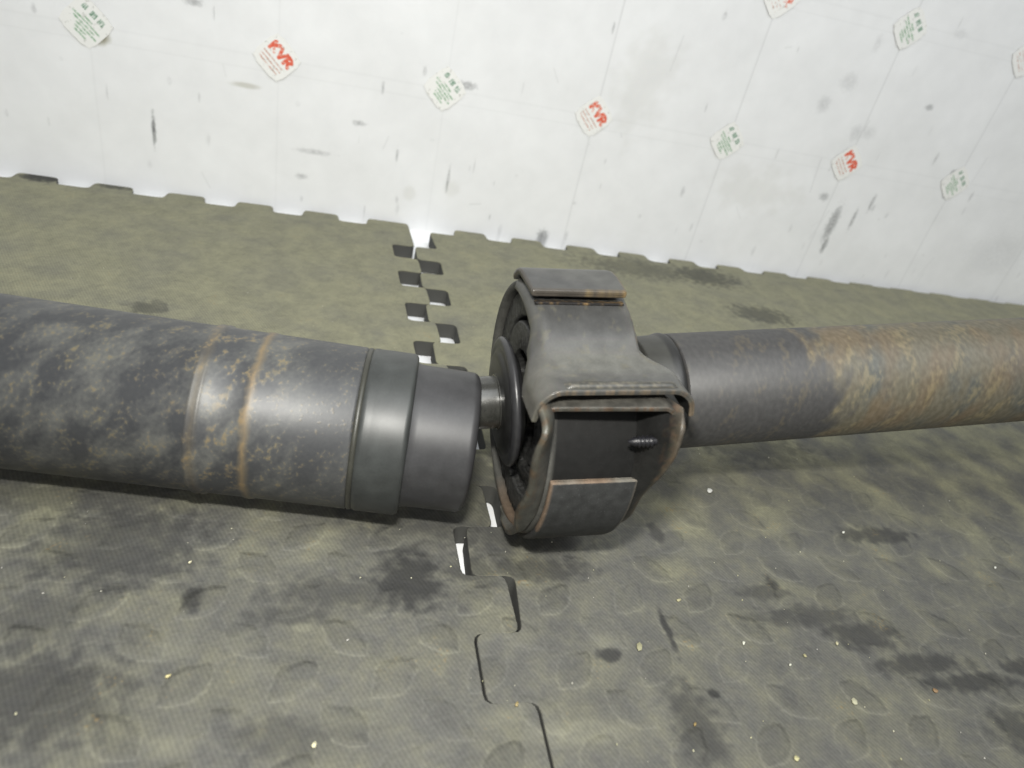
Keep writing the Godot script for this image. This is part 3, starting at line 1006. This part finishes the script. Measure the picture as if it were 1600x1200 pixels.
		if face == 2: c = c.lerp(Color(0.15, 0.115, 0.08), clampf(rn.get_noise_2d(u * 22.0, v * 26.0) * 1.8 + 0.35, 0.0, 0.85))
		var st_ := clampf(rn.get_noise_2d(u * 9.0 + 7.0, v * 6.0) * 2.0 - 0.6, 0.0, 0.3)
		if face == 0: c = c.lerp(Color(0.15, 0.14, 0.095), st_)
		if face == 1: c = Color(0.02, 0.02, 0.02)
		return c
	var strap_m := steel("steel", 0.38, 0.55, 16.0, 0.02)
	var us := part("upper_strap", shell(70, 90, 0.0024, strap_mid, strap_col), strap_m, root, tb)
	# a raised lip along the front of the flange
	var lip_mid := func(u, v):
		var s := lerpf(0.0015, 0.0475, u)
		var a := lerpf(-0.3, PI + 0.3, v)
		var e := sin(minf(u, 1.0 - u) * PI * 8.0) if minf(u, 1.0 - u) < 0.0625 else 1.0
		return Vector3(s, 0.0498 + 0.0014 * sin(a) * e, 0.0588 + 0.0018 * cos(a))
	var lip_col := func(u, v, _f): return Color(0.05, 0.049, 0.047).lerp(Color(0.13, 0.118, 0.09), clampf(rn.get_noise_2d(u * 18.0, v * 3.0) * 1.5 + 0.2, 0.0, 1.0))
	part("flange_lip", shell(60, 10, 0.0008, lip_mid, lip_col), strap_m, us)
	# the flap of the other half that ends on top of the ring
	var flap_mid := func(u, v):
		var z := lerpf(-0.0150, 0.0142, u)
		var sl_: float = -0.0042 + 0.0008 * u
		var sr: float = 0.0385 - 0.0020 * u - 0.0085 * pow(1.0 - u, 5.0)
		var y := 0.0682
		y -= 0.006 * pow(clampf((0.35 - u) / 0.35, 0.0, 1.0), 2.0)
		return Vector3(lerpf(sl_, sr, v), y, z)
	var flap_col := func(u, v, face):
		var c := Color(0.072, 0.071, 0.069)
		if face == 2 or u > 0.97: return Color(0.055, 0.05, 0.042).lerp(Color(0.17, 0.12, 0.06), clampf(v * 1.5 - 0.75 + rn.get_noise_2d(v * 14.0, 1.0), 0.0, 1.0))
		return c.lerp(Color(0.05, 0.05, 0.05), clampf((u + (0.5 - v) * 0.9 - 0.62) * 3.0, 0.0, 0.8))
	part("top_flap", shell(24, 24, 0.0032, flap_mid, flap_col), strap_m, us)
	# line of shade below the flap, painted as a dark strip with rust
	var seam_mid := func(u, v):
		var a := deg_to_rad(lerpf(11.8, 13.0, v))
		return Vector3(lerpf(-0.0020, 0.0372, u), 0.0648 * cos(a), 0.0648 * sin(a))
	var seam_col := func(u, v, _f): return Color(0.05, 0.047, 0.044).lerp(Color(0.56, 0.36, 0.16), clampf(rn.get_noise_2d(u * 11.0, v * 3.0) * 1.6 + u * 0.5 - 0.35, 0.0, 1.0))
	part("shade_rust_seam", shell(50, 4, 0.0012, seam_mid, seam_col), dark, us)

	# --- lower bracket: top plate, two side walls and an inner plate, open towards the front
	var plate_mid := func(u, v):
		var s := lerpf(-0.0065, 0.0475, v)
		var z := lerpf(0.0400, 0.0605 + 0.0050 * v, u)
		var e := maxf(clampf((0.10 - v) / 0.10, 0.0, 1.0), clampf((v - 0.90) / 0.10, 0.0, 1.0))
		return Vector3(s, lerpf(0.0408, 0.0435, v) - 0.0040 * e * e, z)
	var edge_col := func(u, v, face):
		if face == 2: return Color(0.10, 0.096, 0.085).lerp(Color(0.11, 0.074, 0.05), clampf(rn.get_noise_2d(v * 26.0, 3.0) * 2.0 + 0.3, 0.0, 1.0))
		return Color(0.085, 0.082, 0.072) if face == 0 and u > 0.6 else Color(0.018, 0.018, 0.018)  # underside blackened, the shade below the plate painted in
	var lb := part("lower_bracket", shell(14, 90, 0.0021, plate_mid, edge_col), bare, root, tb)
	var rim := [Vector2(0.0645, 0.0425), Vector2(0.0735, 0.0385), Vector2(0.0725, 0.0260), Vector2(0.0665, 0.0085), Vector2(0.0605, -0.0080), Vector2(0.0540, -0.0230), Vector2(0.0460, -0.0370), Vector2(0.0345, -0.0505), Vector2(0.0150, -0.0600)]
	for side in 2:
		var wall_mid := func(u, v):
			var a := deg_to_rad(lerpf(46.0, -82.0, u))
			var inner := Vector2(0.0595 * cos(a), 0.0595 * sin(a))
			var e: Vector2 = along(rim, u)
			var p := inner.lerp(e, v)
			var wob: float = 0.0007 * sin(u * 19.0 + side * 2.0) * v
			var s: float = (-0.0010 - 0.0078 * (1.0 - 0.85 * u * u) * v * v - 0.0012 * sin(u * PI) * v) if side == 0 else (0.0380 + (0.0108 - 0.0068 * u) * v)
			return Vector3(s + wob, p.y, p.x + wob)
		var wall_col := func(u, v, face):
			var c := Color(0.016, 0.016, 0.016) if (face == 0) == (side == 1) else Color(0.10, 0.097, 0.085)  # faces inside the box darker: recess shade put into the colour
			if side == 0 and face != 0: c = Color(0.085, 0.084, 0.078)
			c = c.lerp(Color(0.145, 0.138, 0.11), clampf((v - 0.80) * 5.0, 0.0, 1.0) * (0.7 if side == 0 else 0.4))
			if face == 2: c = Color(0.105, 0.10, 0.086)
			var rust := clampf(rn.get_noise_2d(u * 14.0 + side * 40.0, v * 4.0) * 2.2 + rn.get_noise_2d(u * 50.0, v * 9.0) * 0.9 + 0.15, 0.0, 1.0) * clampf((v - 0.62) * 3.0, 0.0, 1.0)
			if side == 1: rust = clampf(rust * 0.7 + 0.3 * clampf((v - 0.85) * 6.0, 0.0, 1.0), 0.0, 1.0)
			return c.lerp(Color(0.135, 0.088, 0.052), rust * 0.75)
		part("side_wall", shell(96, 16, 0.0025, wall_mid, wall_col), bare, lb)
	var inner_mid := func(u, v):
		var a := deg_to_rad(lerpf(3.0, -61.0, u))
		var s := lerpf(0.0030, 0.0388 - 0.0025 * pow(u, 9.0), v)
		return Vector3(s, 0.0620 * sin(a), 0.0620 * cos(a))
	var inner_col := func(u, v, face):
		if face == 2 and u < 0.5: return Color(0.62, 0.45, 0.33).lerp(Color(0.60, 0.58, 0.52), clampf(sin(v * 9.0) * 0.5 + v * 0.5, 0.0, 1.0))
		return Color(0.155, 0.158, 0.162).lerp(Color(0.34, 0.29, 0.18), clampf((u - 0.55) * 1.6, 0.0, 1.0) * clampf(sin(v * 8.0) * 0.5 + 0.4, 0.0, 1.0))
	part("inner_plate", shell(30, 30, 0.0034, inner_mid, inner_col), dark, lb)
	# push-in clip with barbs, through the right wall
	var cl := [Vector2(0.0, 0.0), Vector2(0.0004, 0.0008), Vector2(0.004, 0.0026), Vector2(0.0042, 0.0020)]
	for k in 4:
		var s := 0.0048 + k * 0.0021
		cl += [Vector2(s, 0.0020), Vector2(s + 0.0010, 0.0032), Vector2(s + 0.0014, 0.0020)]
	cl += [Vector2(0.0150, 0.0020), Vector2(0.0150, 0.0)]
	var clip_at := Transform3D(Basis.from_scale(Vector3(0.85, 0.78, 0.78)), Vector3(0.0298, 0.0270, 0.0650))
	part("push_clip", lathe(cl, 24, 0, 1, flat(Color(0.012, 0.014, 0.018))), steel("steel", 0.45, 0.5, 40.0), lb, clip_at)

# ------------------------------------------------------------------ crumbs on the mats
func flake_mesh(size: float, long: float, thick: float, sd: int) -> ArrayMesh:
	var r := RandomNumberGenerator.new()
	r.seed = sd
	var rows := []
	var cols := []
	var n := 6
	var rad := []
	for k in n: rad.append(r.randf_range(0.7, 1.1))
	for e in 4:
		var loop := PackedVector3Array()
		var lc := PackedColorArray()
		for k in n:
			var a := TAU * k / n
			var q: float = rad[k] * (0.0 if e == 0 or e == 3 else 1.0)
			loop.append(Vector3(cos(a) * q * size * long, thick * (0.0 if e < 2 else 1.0) + (0.25 * thick * sin(k * 2.0) if e >= 2 else 0.0), sin(a) * q * size))
			lc.append(Color.WHITE)
		rows.append(loop)
		cols.append(lc)
	return loops(rows, cols)

func build_crumbs() -> void:
	var list := [
		[0.2255, 0.3817, 0.0024, 1.5, Color(0.80, 0.80, 0.78), "white plastic crumb on the mat below the rear tube"],
		[0.2326, 0.5175, 0.0023, 1.3, Color(0.66, 0.65, 0.55), "pale yellowish chip low on the right mat, largest there"],
		[0.1720, 0.4616, 0.0012, 2.2, Color(0.62, 0.60, 0.47), "narrow cream chip on the right mat below the bracket"],
		[0.1424, 0.4867, 0.0021, 1.6, Color(0.55, 0.54, 0.43), "dull olive flake on the right mat, beside a dark spot"],
		[0.1942, 0.4863, 0.0010, 1.9, Color(0.80, 0.80, 0.74), "small white crumb in the middle of the right mat"],
		[0.2117, 0.4983, 0.0008, 1.8, Color(0.78, 0.78, 0.72), "tiny white crumb right of the dark short slit"],
		[0.2433, 0.4881, 0.0011, 1.6, Color(0.70, 0.68, 0.56), "cream crumb at the start of the dark stain on the right mat"],
		[0.2969, 0.4140, 0.0011, 1.8, Color(0.82, 0.82, 0.78), "white crumb near a dark smear under the rear tube"],
		[0.2786, 0.5142, 0.0017, 1.1, Color(0.52, 0.42, 0.30), "orange brown crumb below the dark winding stain"],
		[0.2220, 0.4940, 0.0012, 1.2, Color(0.62, 0.60, 0.46), "olive yellow crumb left of the dark winding stain"],
		[0.1902, 0.5394, 0.0017, 1.2, Color(0.68, 0.66, 0.50), "cream flake at the bottom edge of the right mat"],
		[0.1533, 0.5231, 0.0010, 1.5, Color(0.55, 0.47, 0.29), "yellow crumb on the dark oblong stain of the right mat"],
		[0.0826, 0.5108, 0.0011, 1.8, Color(0.56, 0.50, 0.34), "golden crumb beside the closed jigsaw groove"],
		[0.3834, 0.4403, 0.0010, 1.8, Color(0.82, 0.82, 0.78), "white crumb far out at the right edge of the mat"],
		[0.0083, 0.5220, 0.0014, 1.6, Color(0.76, 0.74, 0.62), "cream crumb at the bottom of the left mat"],
		[-0.0451, 0.4394, 0.0008, 1.8, Color(0.78, 0.76, 0.64), "pale crumb on the left mat below the front tube"],
		[-0.0429, 0.4933, 0.0009, 1.9, Color(0.74, 0.70, 0.52), "straw coloured crumb on the left mat near a dark stain"],
	]
	for k in list.size():
		var d = list[k]
		var m := StandardMaterial3D.new()
		m.albedo_color = d[4]
		m.roughness = 0.6
		var o := MeshInstance3D.new()
		o.name = numbered("crumb")
		o.mesh = flake_mesh(d[2] * 0.66, d[3], 0.0006, 40 + k)
		o.material_override = m
		add_child(o)
		o.position = Vector3(d[0], 0.0003, d[1])
		o.rotation.y = 0.9 + 0.4 * sin(k * 2.3)
		tag(o, d[5], "crumb", "crumbs of dirt scattered on the mats")
	var mm := MultiMesh.new()
	mm.transform_format = MultiMesh.TRANSFORM_3D
	mm.use_colors = true
	mm.mesh = flake_mesh(1.0, 1.8, 0.6, 7)
	mm.instance_count = 300
	rng.seed = 12
	for k in 300:
		var p := Vector3(rng.randf_range(-0.25, 0.42), 0.0002, rng.randf_range(0.15, 0.60))
		var s := rng.randf_range(0.00012, 0.00034)
		mm.set_instance_transform(k, Transform3D(Basis(Vector3.UP, rng.randf_range(0.4, 1.5)).scaled(Vector3.ONE * s), p))
		var v := rng.randf_range(0.25, 0.5)
		mm.set_instance_color(k, Color(v, v * 0.96, v * rng.randf_range(0.55, 0.9)))
	var g := MultiMeshInstance3D.new()
	g.name = "grit"
	g.multimesh = mm
	var gm := StandardMaterial3D.new()
	gm.vertex_color_use_as_albedo = true
	gm.roughness = 0.7
	g.material_override = gm
	add_child(g)
	tag(g, "fine pale grit strewn over both mats", "grit", "", "stuff")

# ------------------------------------------------------------------ scene
func _ready() -> void:
	var cam := Camera3D.new()
	cam.name = "camera"
	cam.fov = 56.79
	cam.near = 0.02
	cam.far = 20.0
	cam.transform = Transform3D(Basis(Vector3(0.96144841, 0.20342828, 0.18502402), Vector3(-0.07214948, 0.8358947, -0.54412728), Vector3(-0.26535147, 0.50980092, 0.81834688)), Vector3(0, 0.24072563, 0.66590143))
	var ca := CameraAttributesPhysical.new()
	ca.frustum_focal_length = 22.2
	ca.frustum_focus_distance = 0.36
	ca.exposure_aperture = 9.0
	ca.frustum_near = 0.02
	ca.frustum_far = 20.0
	cam.attributes = ca
	add_child(cam)
	cam.current = true

	var env := Environment.new()
	env.background_mode = Environment.BG_COLOR
	env.background_color = Color(0.80, 0.81, 0.82)
	env.background_energy_multiplier = 0.40
	env.tonemap_mode = Environment.TONE_MAPPER_LINEAR
	env.tonemap_exposure = 1.08
	env.sdfgi_enabled = true
	env.ssao_enabled = true
	env.ssil_enabled = true
	var we := WorldEnvironment.new()
	we.name = "surroundings"
	we.environment = env
	add_child(we)

	# an added soft fill from the front for the sheet, the flash of the camera itself, and a strip on the ceiling
	lamp("added_front_fill", Vector3(-0.1, 1.5, 1.9), Vector3(0.12, 0.0, 0.2), Vector2(1.6, 1.0), 0.8, Color(1.0, 0.99, 0.96))
	lamp("camera_flash", Vector3(-0.008, 0.294, 0.628), Vector3(0.20, 0.03, 0.15), Vector2(0.028, 0.013), 0.17, Color(1.0, 0.99, 0.96))
	lamp("ceiling_lamp", Vector3(0.25, 1.95, 1.05), Vector3(0.22, 0.0, 0.2), Vector2(2.2, 1.4), 3.1, Color(0.975, 0.99, 1.0))

	var jobs := [
		paint_mat.bind("mat_left", -0.46, 0.0, 0.58, 0.88, 900, 1400, 11),
		paint_mat.bind("mat_right", 0.04, 0.0, 1.05, 0.88, 1640, 1400, 11),
		paint_sheet.bind(1680, 504),
		paint_front_tube.bind(920, 800),
		paint_rear_tube.bind(900, 300),
		paint_tile.bind("steel", 61, 0.70, 1.02, 330, Color(1, 1, 0.97)),
		paint_tile.bind("worn", 66, 0.52, 1.06, 260, Color(1, 0.97, 0.9)),
		paint_tile.bind("specked", 62, 0.40, 0.62, 620, Color(1, 1, 1)),
		paint_tile.bind("rubber", 63, 0.35, 1.0, 200, Color(1, 1, 1)),
	]
	for key in ["mat_left", "mat_right", "sheet", "front_tube", "rear_tube", "steel", "worn", "specked", "rubber"]: made[key] = []
	var ids := []
	for j in jobs: ids.append(WorkerThreadPool.add_task(j))
	for id in ids: WorkerThreadPool.wait_for_task_completion(id)

	sheet_noise.seed = 8
	sheet_noise.frequency = 0.10
	sheet_noise.fractal_octaves = 2
	build_sheet()
	build_mats()
	build_shaft()
	build_crumbs()

func lamp(called: String, at: Vector3, to: Vector3, size: Vector2, energy: float, c: Color) -> void:
	var l := AreaLight3D.new()
	l.name = called
	l.area_size = size
	l.light_energy = energy
	l.light_color = c
	l.shadow_enabled = true
	add_child(l)
	l.look_at_from_position(at, to, Vector3.UP if absf((to - at).normalized().y) < 0.97 else Vector3.FORWARD)
